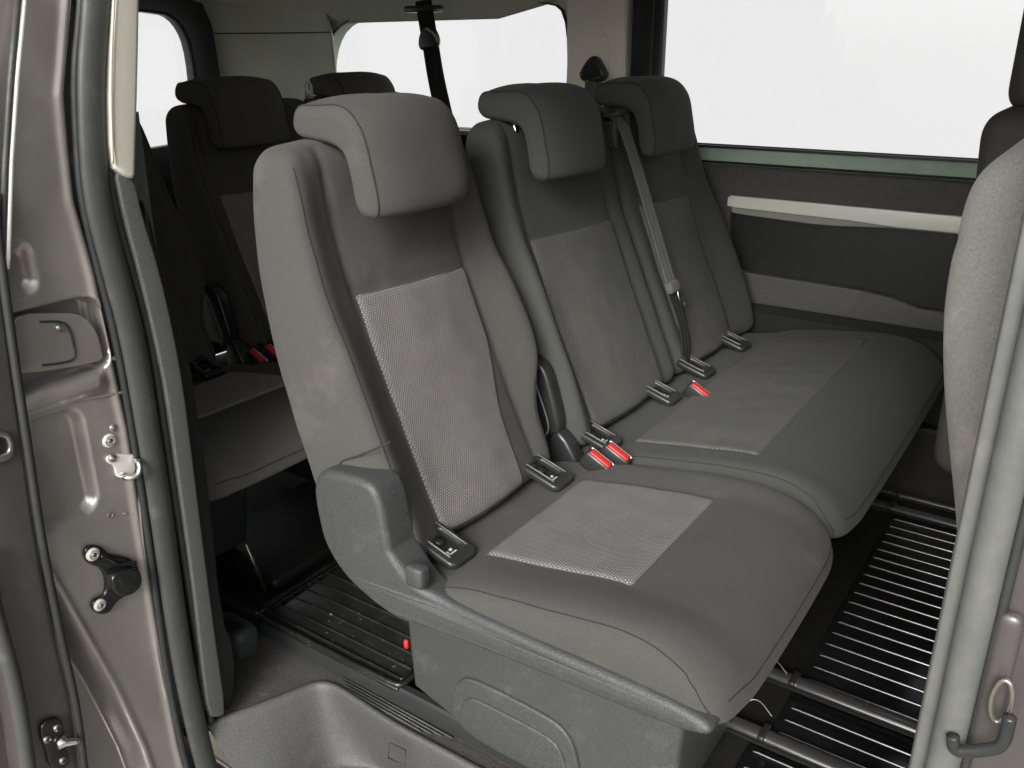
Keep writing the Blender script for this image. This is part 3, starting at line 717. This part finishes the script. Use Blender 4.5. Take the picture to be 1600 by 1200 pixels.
def floor():
    boxes('floor_pan', [((-.1, .83, .0), (3.8, 1.36, .04))], FLR, van)
    # pressed rear panel behind the mats
    # sill channel: raised rail cover along the doorway
    pr = [(.158, .045), (.170, .045), (.172, .038), (.172, .0), (.140, .0), (.147, .012), (.154, .040)]
    def ext(name, prof, x0, x1, m, par=van, n=2):
        V = []; F = []; k = len(prof)
        for i in range(n+1):
            for y, z in prof: V.append((x0+(x1-x0)*i/n, y, z))
        for i in range(n):
            for j in range(k): F.append((i*k+j, i*k+(j+1) % k, (i+1)*k+(j+1) % k, (i+1)*k+j))
        F.append(tuple(range(k))[::-1]); F.append(tuple(n*k+j for j in range(k)))
        return put(name, V, F, m, par, smooth=False)
    ext('sill_rail', pr, -1.2, 1.3, PLS)
    # black ribbed mats (right: front foot space, left: behind the single seat)
    m = empty('floor_mat', (.9, .9, ZF-.01), 'glossy black ribbed floor covering in front of the bench, right of the seat', 'floor mat', 'black ribbed floor coverings')
    def ribmat(root, x0, x1, y0, y1, z, pitch, mm, lip=False, rib=(.010, .004)):
        box('mat_base', ((x0+x1)/2, (y0+y1)/2, z-.004), (x1-x0, y1-y0, .008), mm, root, r=.003)
        n = int((y1-y0-.02)/pitch); V = []; F = []
        for i in range(n+1):
            y = y0+.01+i*pitch
            prof = [(-rib[0]/2, 0), (-rib[0]*.32, rib[1]*.9), (rib[0]*.32, rib[1]), (rib[0]/2, 0)]
            b = len(V)
            for x, s in ((x0+.012, .2), (x0+.020, 1), (x1-.020, 1), (x1-.012, .2)):
                for dy, dz in prof: V.append((x, y+dy, z+.0002+dz*s))
            for q in range(3):
                for j in range(3): F.append((b+q*4+j, b+q*4+j+1, b+(q+1)*4+j+1, b+(q+1)*4+j))
        put('mat_ribs', V, F, RIB, root, smooth=True)
    ribmat(m, .415, 1.4, .60, 1.335, .028, .041, GLB, rib=(.0030, .0025))
    m3 = empty('floor_mat', (.9, .3, ZF-.01), 'glossy black ribbed floor covering at the front edge, nearest the door pillar', 'floor mat', 'black ribbed floor coverings')
    ribmat(m3, .395, 1.4, .17, .400, .028, .041, GLB, rib=(.0030, .0025))
    m4 = empty('floor_mat', (.9, .5, ZF-.01), 'narrow glossy black ribbed strip between the two floor rails', 'floor mat', 'black ribbed floor coverings')
    ribmat(m4, .415, 1.4, .44, .560, .028, .035, GLB, rib=(.0030, .0025))
    m2 = empty('rubber_mat', (-.37, .4, .045), 'dusty black ribbed rubber mat behind the single seat, its raised lip along the sill', 'floor mat')
    m2_ = m2
    box('mat_base', (-.355, .47, .042), (.385, .64, .010), MATM, m2, r=.004)
    V = []; F = []
    for i in range(17):
        y = .205+i*.034; b = len(V)
        for x in (-.535, -.175):
            for dy, dz in ((-.003, 0), (-.0012, .0025), (.0012, .0025), (.003, 0)): V.append((x, y+dy, .0472+dz))
        for j in range(3): F.append((b+j, b+j+1, b+4+j+1, b+4+j))
    put('mat_ribs', V, F, MATM, m2, smooth=False)
    rim = smooth_loop([(-.545, .80), (-.548, .16), (-.535, .152), (-.175, .152), (-.158, .160), (-.160, .195), (-.165, .80)], 2, closed=False)
    tube('mat_lip', [(x, y, .051) for x, y in rim], .0055, MATM, m2, n=8)
    tube('mat_lip', [(x+.012*(1 if x < -.3 else -1), max(y, .172), .050) for x, y in rim], .003, MATM, m2, n=8)
    # floor rails running fore and aft
    for y, x0, zr in ((.580, .20, .040), (.420, .20, .040), (1.360, .20, .034), (1.445, .05, .034)):
        r = empty('floor_rail', (.8, y, ZF), 'x', 'rail', 'seat rails sunk in the floor')
        tag(r, {.580: 'bright-edged floor rail in front of the single seat, upper one of the near pair', .420: 'bright-edged floor rail, lower of the near pair, cut by the photo bottom',
                1.360: 'thin seat rail by the far wall, lower of that pair', 1.445: 'thin seat rail by the far wall, topmost of all the rails'}[y])
        box('rail_cover', (.5+x0/2+.2, y, zr-.006), (1.4-x0, .030, .020), mat('rail_metal_%d' % int(y*1000), (.24, .24, .23), .25, metal=.8, noise=.03, nscale=20), r, r=.008)
        box('rail_end', (.412, y, zr+.001), (.012, .040, .012), PLS, r, r=.003)
        tube('rail_slot', [(x0+.05, y-.022, zr-.004), (1.4, y-.022, zr-.004)], .0035, PLS, r, n=8)
    # bent steel latches of the seat feet
    for (a, b_) in (((1205, 1040), .60), ((1180, 1105), .45)):
        p = at(*a, z=.05)
        L = [p+Vector((-.05, -.01, .02)), p+Vector((-.02, .0, .0)), p+Vector((.0, .012, .012)), p+Vector((.03, .0, -.005))]
        w = tube('latch_wire', smooth_loop([tuple(q) for q in L], 2, closed=False), .0010, STL, b2, n=8)
    # rear floor: sloped press behind the mat and a strut
    box('floor_riser', (-.75, .75, .035), (.30, 1.0, .03), FLR, van, r=.01)
    t = tube('seat_strut', ats([(384, 850), (416, 925)], x=-.60), .004, STL, S.objects.get('single_seat.001') or van, n=10)
floor()

def doorway():
    # carpeted sill top and the moulded foot well
    z = .012
    lip = [at(322, 1131, z=z), at(400, 1103, z=z), at(450, 1084, z=z), at(478, 1072, z=z), at(499, 1066, z=z), at(521, 1069, z=z), at(545, 1083, z=z), at(620, 1133, z=z), at(700, 1174, z=z)]
    lip = [(q.x, q.y) for q in lip]+[(.30, .112), (.66, .112)]
    lipS = smooth_loop(lip, 3, closed=False)
    outer = [(-1.1, -.06), (-1.1, .125), (.66, .125)]
    carpet = [(-.40, -.105)]+[(-1.0, -.09), (-1.0, .150), (.66, .150), (.66, .112)]+lipS[::-1]
    k = [p for p in carpet]
    plate('sill_carpet', [k], 'xy', z-.010, .018, CAR, van, bevel=.003)
    # foot well: loft from the lip down to the step
    bot = [at(430, 1290, z=-.16), at(455, 1270, z=-.15), at(490, 1235, z=-.15), at(515, 1212, z=-.145), at(540, 1202, z=-.14), at(575, 1203, z=-.14), at(610, 1215, z=-.15), at(680, 1260, z=-.15), at(780, 1330, z=-.15)]
    bot = [(q.x, q.y) for q in bot]+[(.34, .03), (.66, .03)]
    L = np.array(lipS); Bt = np.array(smooth_loop(bot, 3, closed=False)); n = len(L)
    T = np.gradient(L, axis=0); T /= np.linalg.norm(T, axis=1, keepdims=True); Nn = np.stack([T[:, 1], -T[:, 0]], 1)
    V = []; F = []
    rows = [(-.003, 0, .000), (.000, 0, .0035), (.004, 0, .0035), (.007, .01, .001), (.009, .04, -.006), (.009, .15, -.030), (.006, .4, -.075), (0, .7, -.120), (0, .9, -.142), (0, 1, -.148), (0, 1.3, -.150), (0, 2.2, -.152)]
    for i in range(n):
        for d, k_, dz in rows:
            p = L[i]+Nn[i]*d+(Bt[i]-L[i])*k_; V.append((p[0], p[1], z+dz))
    m = len(rows)
    for i in range(n-1):
        for j in range(m-1): F.append((i*m+j, (i+1)*m+j, (i+1)*m+j+1, i*m+j+1))
    fw = put('foot_well', V, F, PLW, van, solid=.003, sub=1)
    # ribs on the sill beside the well
    for k in range(4):
        y = .1225+.0062*k; tube('sill_rib', [(-.262-.012*k, y+.004, z+.0015), (-.085+.018*k, y-.001, z+.0015)], .0018, PLA, van, n=8)
    sq = ats([(608, 1160), (634, 1172), (633, 1197), (607, 1184)], y=.082)
    tube('moulded_square', sq, .0012, PLA, van, n=6, closed=True)
    # dark moulding where the pillar trim meets the floor
    p = at(372, 1000, z=.03)
    soft('belt_outlet', (.05, .03, .035), .02, lambda P: P+np.array((p.x-.01, p.y, .035)), PLA, van, step=.012)
    q = at(362, 985, z=.06); box('belt_slot', (q.x, q.y, .070), (.05, .028, .008), FLR, van, r=.003)
    box('outer_sill', (.1, -.22, -.12), (1.4, .34, .08), PNT, van, r=.02)
doorway()

def rear_pillar():
    """the C pillar seen through the open door: jamb skin, seals, trims, striker and bracket"""
    X0 = -.400
    # jamb skin as a pressed sheet: depth map over (y, z)
    ny, nz = 150, 420; y = np.linspace(-.300, -.075, ny+1); zz = np.linspace(-.12, 1.30, nz+1)
    Y, Z = np.meshgrid(y, zz); D = np.zeros_like(Y)
    # all depths in metres, + towards the front of the van
    inner = np.interp(Z, [-.1, .03, .3, .6, .83, .93, 1.06, 1.17, 1.3], [-.125, -.133, -.131, -.121, -.128, -.137, -.125, -.093, -.06])
    D -= .035*sstep(.0, .018, Y-inner+.006)                                   # drops into the seal channel
    D += .004*np.exp(-((Y-inner+.010)/.006)**2)
    # pocket
    def rr(y0, y1, z0, z1, r, s):
        qx = np.abs(Y-(y0+y1)/2)-(y1-y0)/2+r; qz = np.abs(Z-(z0+z1)/2)-(z1-z0)/2+r
        d = np.hypot(np.maximum(qx, 0), np.maximum(qz, 0))+np.minimum(np.maximum(qx, qz), 0)-r
        return 1-sstep(-s, s, d)
    D -= .016*rr(-.36, -.190, .500, .655, .022, .008)
    D -= .014*rr(-.36, -.128, .668, .700, .012, .006)*0
    D -= .030*rr(-.36, -.130, .698, .802, .026, .0018)                          # recess round the hatch
    D += .010*sstep(.662, .680, Z)*(1-sstep(.686, .702, Z))*(1-sstep(-.16, -.135, Y))
    D -= .012*rr(-.36, -.212, .828, .885, .014, .010)
    # long crease falling to the sill
    yc = np.interp(Z, [-.12, .06, .20, .33, .45, .5], [-.19, -.208, -.232, -.262, -.29, -.33])
    D -= .040*sstep(.012, -.012, Y-yc)
    D += .003*np.exp(-((Y-yc-.014)/.006)**2)
    D += .0012*np.sin(Z*23+Y*40)*np.exp(-((Y+.16)/.05)**2)
    V = np.stack([X0+D, Y, Z], -1).reshape(-1, 3)
    F = [(j*(ny+1)+i, j*(ny+1)+i+1, (j+1)*(ny+1)+i+1, (j+1)*(ny+1)+i) for j in range(nz) for i in range(ny)]
    jamb = put('door_jamb', V, F, PNT, van, solid=.0)
    # hatch
    h = yz(X0, [(10, 492), (100, 489), (130, 492), (152, 515), (162, 552), (160, 566), (80, 580), (30, 585), (10, 586)])
    h = smooth_loop(h, 2); hatch = plate('lock_hatch', [h], 'yz', X0-.006, .010, PNT, van, bevel=.002)
    t = yz(X0, [(62, 503), (95, 502), (108, 510), (117, 545), (118, 562), (95, 568), (66, 571)])
    tube('hatch_groove', [(X0+.0, a, b) for a, b in smooth_loop(t, 2, closed=False)], .0015, RUBD, hatch, n=6)
    def bolt(px, py, r, x=X0, par=van, m=WHT):
        c = at(px, py, x=x)
        b = tube('bolt', [(x-.002, c.y, c.z), (x+.0015, c.y, c.z), (x+.0035, c.y, c.z)], r, m, par, n=28, radii=[r, r, r*.82])
        tube('bolt_socket', [(x+.003, c.y, c.z), (x+.0042, c.y, c.z)], r*.36, STL, b, n=18)
        tube('socket_ring', [(x+.0038+0*math.cos(a), c.y+r*.62*math.cos(a), c.z+r*.62*math.sin(a)) for a in np.linspace(0, 2*math.pi, 25)[:-1]], r*.06, STL, b, n=6, closed=True)
        return b
    bolt(92, 512, .005, par=hatch, m=STL)
    WB = WHT
    bolt(170, 688, .0105); bolt(502/2.857+0, 668, .0055, m=PNT)
    for px, py, r in ((177, 508, .0022), (172, 805, .004), (178, 560, .002), (210, 800, .004), (195, 803, .002), (148, 610, .0015)): 
        c = at(px, py, x=X0); tube('drain_dimple', [(X0+.0005+0*a, c.y+r*math.cos(a), c.z+r*math.sin(a)) for a in np.linspace(0, 2*math.pi, 17)[:-1]], .0007, PNT, van, n=6, closed=True)
    for pts in ([(52, 632), (98, 628), (150, 621), (196, 612)], ):
        tube('sealer_bead', smooth_loop([tuple(q) for q in ats(pts, x=X0+.0015)], 2, closed=False), .0022, PNT, van, n=8)
    tube('sealer_bead', smooth_loop([tuple(q) for q in ats([(150, 420), (176, 520), (196, 600), (212, 690), (218, 710), (217, 800), (232, 920), (246, 1030), (268, 1130), (290, 1190)], x=X0+.001)], 2, closed=False), .0026, PNT, van, n=8)
    # striker: plate and bent loop
    st = plate('striker', [smooth_loop(yz(X0, [(163, 712), (178, 708), (212, 708), (213, 720), (206, 742), (190, 750), (178, 742), (176, 726), (164, 722)]), 2)], 'yz', X0+.003, .005, WHT, van, bevel=.002)
    L = [tuple(at(205, 712, x=X0))]; a = at(205, 716, x=X0); b = at(180, 724, x=X0); c_ = at(203, 735, x=X0)
    tube('striker_loop', smooth_loop([(X0, a.y, a.z), (X0+.022, a.y, a.z), (X0+.024, c_.y, c_.z), (X0+.020, c_.y-.016, c_.z-.001), (X0, c_.y-.02, c_.z)], 2, closed=False), .0042, CHR, st, n=12)
    bolt(176, 716, .006, x=X0+.004, par=st, m=STL); bolt(190, 743, .006, x=X0+.004, par=st, m=WHT)
    # black stop bracket
    o_ = smooth_loop(yz(X0, [(128, 870), (127, 855), (140, 849), (156, 852), (165, 864), (185, 866), (205, 872), (213, 885), (215, 905), (208, 922), (190, 930), (176, 940), (168, 955), (152, 959), (139, 950), (140, 936), (160, 928), (162, 905), (153, 885), (135, 880)]), 2)
    br = plate('stop_bracket', [o_], 'yz', X0+.004, .010, GLB, van, bevel=.004, seg=4)
    o2 = smooth_loop(yz(X0, [(160, 893), (180, 884), (205, 880), (211, 905), (196, 922), (178, 926), (163, 918)]), 2)
    plate('bracket_block', [o2], 'yz', X0+.014, .018, GLB, br, bevel=.004, seg=4)
    o3 = smooth_loop(yz(X0+.02, [(186, 906), (197, 905), (197, 914), (186, 915)]), 1); plate('bracket_emboss', [o3], 'yz', X0+.0225, .002, GLB, br, bevel=.0008)
    tube('bracket_fold', smooth_loop([tuple(q) for q in ats([(158, 868), (172, 874), (186, 884), (212, 878)], x=X0+.013)], 2, closed=False), .003, GLB, br, n=8)
    bolt(145, 866, .0100, x=X0+.009, par=br); bolt(156, 945, .0092, x=X0+.009, par=br)
    # main door seal, lip and channel
    def line(pts, x): return [tuple(q) for q in ats(pts, x=x)]
    ce = smooth_loop(line([(152, -40), (150, 20), (142, 110), (143, 200), (150, 310), (176, 410), (206, 520), (231, 670), (252, 800), (272, 950), (290, 1060), (312, 1160), (332, 1230), (360, 1300)], X0+.010), 2, closed=False)
    sl_ = tube('door_seal', ce, .0185, RUB, van, n=20, flat=.55, up=(1, 0, 0))
    e2 = smooth_loop(line([(128, -40), (126, 20), (116, 110), (119, 200), (125, 300), (148, 400), (180, 520), (206, 670), (226, 800), (246, 950), (262, 1060), (282, 1160), (300, 1230)], X0+.004), 2, closed=False)
    tube('seal_lip', e2, .0055, RUBD, sl_, n=10)
    e3 = smooth_loop(line([(176, -40), (168, 110), (168, 230), (178, 330), (212, 440), (238, 540), (258, 680), (279, 820), (300, 950), (318, 1060), (330, 1130)], X0+.004), 2, closed=False)
    tube('seal_lip', e3, .0060, RUBD, sl_, n=10)
    tube('seal_lip', [(a-.002, b+.009, c) for a, b, c in e3[:-6]], .0045, PLG, sl_, n=10)
    # cream upper trim and grained lower trim
    cr = smooth_loop(yz(X0+.012, [(176, -60), (212, -60), (209, 120), (205, 250), (205, 279), (190, 277), (168, 258), (165, 120)]), 1)
    ct = plate('upper_pillar_trim', [cr], 'yz', X0+.012, .026, CRM, van, bevel=.007, seg=5)
    tube('trim_crease', smooth_loop(line([(180, -40), (172, 120), (176, 256)], X0+.0255), 2, closed=False), .0018, CRM, ct, n=8)
    lt = smooth_loop(yz(X0+.008, [(172, 255), (205, 275), (218, 335), (245, 420), (268, 520), (284, 610), (298, 720), (318, 880), (334, 1000), (350, 1112), (338, 1119), (322, 1117), (312, 1040), (296, 900), (276, 760), (255, 610), (236, 520), (212, 420), (190, 340)]), 1)
    plate('lower_pillar_trim', [lt], 'yz', X0+.006, .020, PLG, van, bevel=.004, seg=4)
    dk = smooth_loop(yz(X0-.02, [(214, 290), (250, 430), (292, 570), (301, 640), (322, 780), (340, 960), (360, 1010), (360, 1085), (347, 1113), (320, 1000), (290, 780), (262, 560), (222, 380)]), 1)
    plate('trim_return', [dk], 'yz', X0-.022, .030, PLD, van, bevel=.005)
    # quarter panel skin behind
    boxes('quarter_skin', [((-1.22, -.30, .55), (1.62, .02, 1.30))], PNT, van)
rear_pillar()

def rear_belt_near():
    P = ats([(205, 175), (232, 380), (262, 560), (292, 690)], x=-.46)
    b = strip('seat_belt', [tuple(q) for q in P], (-.3, 1, 0), .030, WEB)
    tag(b, 'narrow grey belt webbing hanging beside the near door pillar trim', 'seat belt')
rear_belt_near()

def sliding_door():
    """the opened sliding door: its leading edge stands just outside the jamb"""
    X = -.385
    r = empty('sliding_door', (X, -.33, -.1), None, None, parent=None)
    r.parent = van; r.matrix_parent_inverse = Matrix.Translation(-van.location)
    inner = [(-60, 40), (2, 300), (4, 430), (20, 560), (40, 700), (62, 860), (90, 1000), (118, 1110), (132, 1260)]
    a = yz(X, inner)
    outerp = yz(X, [(52, 1290), (25, 1100), (-5, 960), (-60, 780), (-200, 500), (-260, 40)])
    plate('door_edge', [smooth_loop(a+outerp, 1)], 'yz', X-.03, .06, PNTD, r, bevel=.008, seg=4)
    tube('edge_seal', smooth_loop([tuple(q) for q in ats([(-12, 300), (6, 440), (24, 570), (44, 700), (66, 850), (96, 1000), (122, 1110), (138, 1260)], x=X+.008)], 2, closed=False), .0055, RUBD, r, n=10)
    tube('edge_seal', smooth_loop([tuple(q) for q in ats([(-30, 860), (-8, 960), (22, 1060), (42, 1180), (50, 1260)], x=X+.006)], 2, closed=False), .010, RUB, r, n=12)
    # latch opening
    lo = smooth_loop(yz(X+.004, [(-20, 674), (8, 673), (19, 682), (23, 705), (16, 718), (-2, 724), (-20, 726)]), 2)
    l = plate('door_latch', [lo, [tuple(q) for q in smooth_loop(yz(X+.004, [(-14, 684), (6, 682), (12, 692), (13, 704), (4, 710), (-14, 714)]), 2)]], 'yz', X+.003, .008, STL, r, bevel=.003)
    plate('latch_well', [smooth_loop(yz(X+.002, [(-16, 680), (10, 680), (15, 705), (-16, 716)]), 1)], 'yz', X+.0005, .002, FLR, l, bevel=.0005)
    # guide pin on its bracket
    g = plate('pin_bracket', [smooth_loop(yz(X+.004, [(62, 1128), (90, 1118), (98, 1130), (98, 1160), (107, 1180), (104, 1196), (88, 1204), (74, 1196), (70, 1170), (60, 1150)]), 2)], 'yz', X+.004, .010, GLB, r, bevel=.003)
    c = at(97, 1159, x=X+.01)
    tube('guide_pin', [(X+.008, c.y, c.z), (X+.012, c.y, c.z), (X+.014, c.y+.004, c.z-.002), (X+.022, c.y+.014, c.z-.004), (X+.025, c.y+.018, c.z-.005)], .006, CHR, g, n=16, radii=[.011, .0105, .006, .0045, .0015])
    for px, py in ((88, 1136), (72, 1154), (97, 1187)):
        q = at(px, py, x=X+.008); b = tube('bolt', [(X+.008, q.y, q.z), (X+.0125, q.y, q.z)], .0055, STL, g, n=16); tube('bolt_socket', [(X+.012, q.y, q.z), (X+.0130, q.y, q.z)], .0025, FLR, b, n=12)
    # glazed upper edge with its pale weather strips
    tube('weather_strip', [tuple(q) for q in ats([(40, -30), (26, 120), (17, 250), (12, 400), (10, 420)], x=X+.006)], .0035, SIL, r, n=8)
    tube('weather_strip', [tuple(q) for q in ats([(30, -30), (16, 130), (8, 260), (4, 400)], x=X+.006)], .0040, RUB, r, n=8)
    boxes('door_glass', [((X-.55, -.37, 1.03), (1.0, .006, .42))], GLB, r)
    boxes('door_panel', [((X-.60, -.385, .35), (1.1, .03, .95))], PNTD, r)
sliding_door()

def front_pillar():
    Y = -.15
    def X_(pts, y=Y): return [(q.x, q.z) for q in ats(pts, y=y)]
    # B pillar cover strip, seal bulb, painted return
    V = []; 
    plate('front_pillar_trim', [[(.671, -.05), (.671, 1.30), (.692, 1.30), (.694, -.05)]], 'xz', Y+.02, .030, RUBL, van, bevel=.006, seg=4)
    t = tube('door_seal', [(.694, Y-.002, z) for z in (-.05, .4, .7, 1.0, 1.3)], .0115, RUBL, van, n=20)
    tube('seal_lip', [(.708, Y+.004, z) for z in (-.05, .4, .7, 1.0, 1.3)], .004, RUBD, t, n=10)
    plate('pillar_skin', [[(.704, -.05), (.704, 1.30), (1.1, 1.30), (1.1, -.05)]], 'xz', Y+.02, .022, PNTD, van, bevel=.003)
    # lower hinge: worn painted lug, ring and bright hook
    c = at(1568, 1060, y=Y-.0)
    l = soft('hinge_lug', (.009, .006, .062), .008, lambda P: P+np.array((c.x-.004, Y+.004, c.z-.01)), PNTD, van, step=.006)
    tube('hinge_ring', [(c.x+.002+.006*math.cos(a), Y-.010, c.z-.012+.018*math.sin(a)) for a in np.linspace(0, 2*math.pi, 25)[:-1]], .0020, STL, l, n=8, closed=True)
    pts = ats([(1489, 1150), (1490, 1172), (1508, 1174), (1540, 1172), (1568, 1166), (1578, 1120)], y=Y-.02)
    tube('steel_hook', smooth_loop([tuple(q) for q in pts], 2, closed=False), .0046, PLS, l, n=12)
front_pillar()

def front_seats():
    # passenger seat: only its backrest is in view
    r = empty('front_seat', (.75, .25, .3), 'pale grey worn front seat back cut by the right edge of the photo', 'seat')
    prof = ats([(1600, 192), (1560, 215), (1530, 246), (1505, 295), (1490, 350), (1480, 400), (1466, 460), (1462, 530), (1463, 610), (1470, 690), (1478, 770), (1485, 830), (1492, 900), (1500, 990)], y=.02)
    tab = sorted([(q.z, q.x) for q in prof]); ztop = 1.062
    xr = curve1([(.45, .695), (.60, .675)]+[(z, x) for z, x in tab if z > .68])
    def f(P):
        z = P[:, 2]+.76; w = (P[:, 0]+.06)/.12
        xb = xr(np.clip(z, .45, 1.055)); xx = xb+w*(.135)+.0
        y = P[:, 1]+.27
        xx = xx-.012*np.exp(-((z-.965)/.008)**2)*0+.003*np.exp(-((z-.957)/.004)**2)
        return np.stack([xx, y, z], 1)
    b = soft('backrest', (.06, .25, .30), (.045, .030, .06), f, FABG, r, step=.010)
    for z, y0 in ((.957, .0),):
        tube('seam', [(.628+.0, .030, z), (.70, .0195, z-.006), (.74, .0195, z-.01)], .0012, THR, b, n=6)
    tube('seam', [(float(xr(z))+.050, .0195, z) for z in np.linspace(.6, .985, 30)], .0013, THR, b, n=6)
    d = empty('front_seat', (.75, 1.15, .3), 'dark front seat back with tall headrest seen against the large far window', 'seat')
    def f2(P):
        z = P[:, 2]+.68; xb = .525-.02*np.clip((z-.7)/.3, 0, 1)
        return np.stack([xb+(P[:, 0]+.06), P[:, 1]+1.14, z], 1)
    soft('backrest', (.06, .24, .335), (.045, .05, .05), f2, FABB, d, step=.014)
    def f3(P):
        z = P[:, 2]+1.155
        return np.stack([.570+P[:, 0], P[:, 1]+1.14, z], 1)
    soft('headrest', (.045, .14, .15), (.03, .05, .035), f3, FABB, d, step=.012)
front_seats()

def belts():
    # shoulder belt of the bench: slewing ring on the far pillar, webbing over the seat top, tongue on the front
    r = empty('seat_belt', (-.55, 1.45, 1.0), 'grey shoulder belt with steel tongue, hung from the cream pillar over the bench top', 'seat belt')
    Yp = YW-.045
    q = at(929, 118, y=Yp)
    an = plate('belt_anchor', [smooth_loop(xz(Yp, [(908, 118), (911, 106), (924, 88), (934, 87), (944, 104), (949, 116), (944, 126), (912, 127)]), 2)], 'xz', Yp, .030, PLS, r, bevel=.009, seg=4)
    tube('anchor_loop', smooth_loop([tuple(v) for v in ats([(908, 112), (909, 124), (928, 127), (947, 123), (948, 112)], y=Yp-.022)], 2, closed=False), .005, PLS, an, n=10)
    P = [tuple(at(927, 122, y=Yp-.018)), tuple(at(926, 160, y=1.38)), tuple(at(928, 185, y=1.25))]
    P2 = [(-.30, 1.02, .995)]
    strip('webbing', P, (1, .15, 0), .046, WEB, r)
    # the plastic guide on the seat shoulder
    g0 = at(950, 205, x=-.20)
    def T(X): return X
    oc = Vector((-.215, .978, .960)); u = Vector((0, 1, 0)); v = Vector((-.12, 0, .993)).normalized(); n = u.cross(v)
    plate('belt_guide', [rrect(-.042, -.048, .042, .030, .010), rrect(-.030, -.052+.010, .030, .020, .006)], (u, v, n, oc), .0, .022, WEB, r, bevel=.004) if False else None
    gl = plate('belt_guide', [smooth_loop([(-.034, .022), (.020, .030), (.036, .016), (.040, -.052), (.027, -.052), (.024, .006), (.014, .016), (-.034, .010)], 1)], (u, v, n, oc), .012, .030, PLA, r, bevel=.004)
    plate('belt_guide', [smooth_loop([(-.034, .004), (-.020, .004), (-.018, -.052), (-.034, -.052)], 1)], (u, v, n, oc), .012, .026, PLA, r, bevel=.004)
    boxes('guide_slot', [((-.225, .978, .955), (.012, .05, .04))], FLR, gl)
    # front run: follows the seat face down to the tongue
    pts = [(-.245, .968, .990), (-.190, .972, .970), (-.162, .980, .90), (-.126, .987, .80), (-.090, .993, .70), (-.062, .998, .622)]
    strip('webbing', pts, (.15, 1, 0), .038, WEB, r)
    tg = Vector((-.058, .999, .612))
    t = box('tongue', tg, (.018, .048, .026), WEB, r, r=.006, rot=Matrix.Rotation(math.radians(-22), 4, 'Y'))
    t2 = plate('tongue_blade', [smooth_loop([(-.010, 0), (.010, 0), (.012, -.045), (-.012, -.045)], 1), rrect(-.005, -.038, .005, -.014, .003)], (u, Vector((.35, .12, -.93)).normalized()*-1, Vector((1, 0, .3)).normalized(), tg+Vector((.008, .012, -.008))), .0, .003, CHR, t, bevel=.0008)
    pts = [(-.064, 1.000, .61), (-.034, 1.006, .54), (-.018, 1.010, .47), (-.026, 1.016, .42)]
    strip('webbing', pts, (.4, 1, 0), .026, WEBD, r)
    # rear belt down from the roof in front of the rear side window
    r2 = empty('seat_belt', (-1.0, 1.3, 1.0), 'black belt hanging from the roof across the rear side window, through a black ring', 'seat belt')
    P = [tuple(at(661, 0, y=1.30)), tuple(at(672, 65, y=1.30)), tuple(at(682, 130, y=1.28)), tuple(at(706, 230, y=1.22)), tuple(at(714, 270, y=1.20))]
    strip('webbing', P, (1, .3, 0), .050, WEBD, r2)
    c = at(672, 66, y=1.28)
    a = plate('belt_ring', [smooth_loop(xz(1.28, [(655, 70), (658, 50), (668, 40), (680, 44), (687, 62), (685, 74), (672, 76), (660, 80)]), 2)], 'xz', 1.28, .02, PLS, r2, bevel=.007)
    tube('ring_wire', smooth_loop([tuple(v) for v in ats([(666, 44), (680, 52), (686, 68)], y=1.262)], 1, closed=False), .004, STL, a, n=8)
    box('roof_anchor', at(662, 14, y=1.30), (.11, .05, .018), PLS, r2, r=.006)
    # buckle tongue parked on the rear seat back
    q = at(482, 140, x=-1.10)
    r3 = empty('belt_tongue', tuple(q), 'small steel belt tongue standing on the top of the rear seat behind the headrest', 'belt tongue')
    plate('tongue_blade', [smooth_loop([(-.013, -.03), (.013, -.03), (.011, .022), (-.011, .022)], 1), rrect(-.006, -.010, .006, .014, .003)], (Vector((.25, 1, 0)).normalized(), Vector((0, 0, 1)), Vector((1, -.25, 0)).normalized(), q), .0, .003, STL, r3, bevel=.0008)
    box('tongue_grip', q+Vector((0, 0, -.032)), (.014, .034, .018), PLS, r3, r=.004)
    box('red_tab', at(635, 1006, y=.16), (.009, .009, .018), RED, s2, r=.004)
belts()
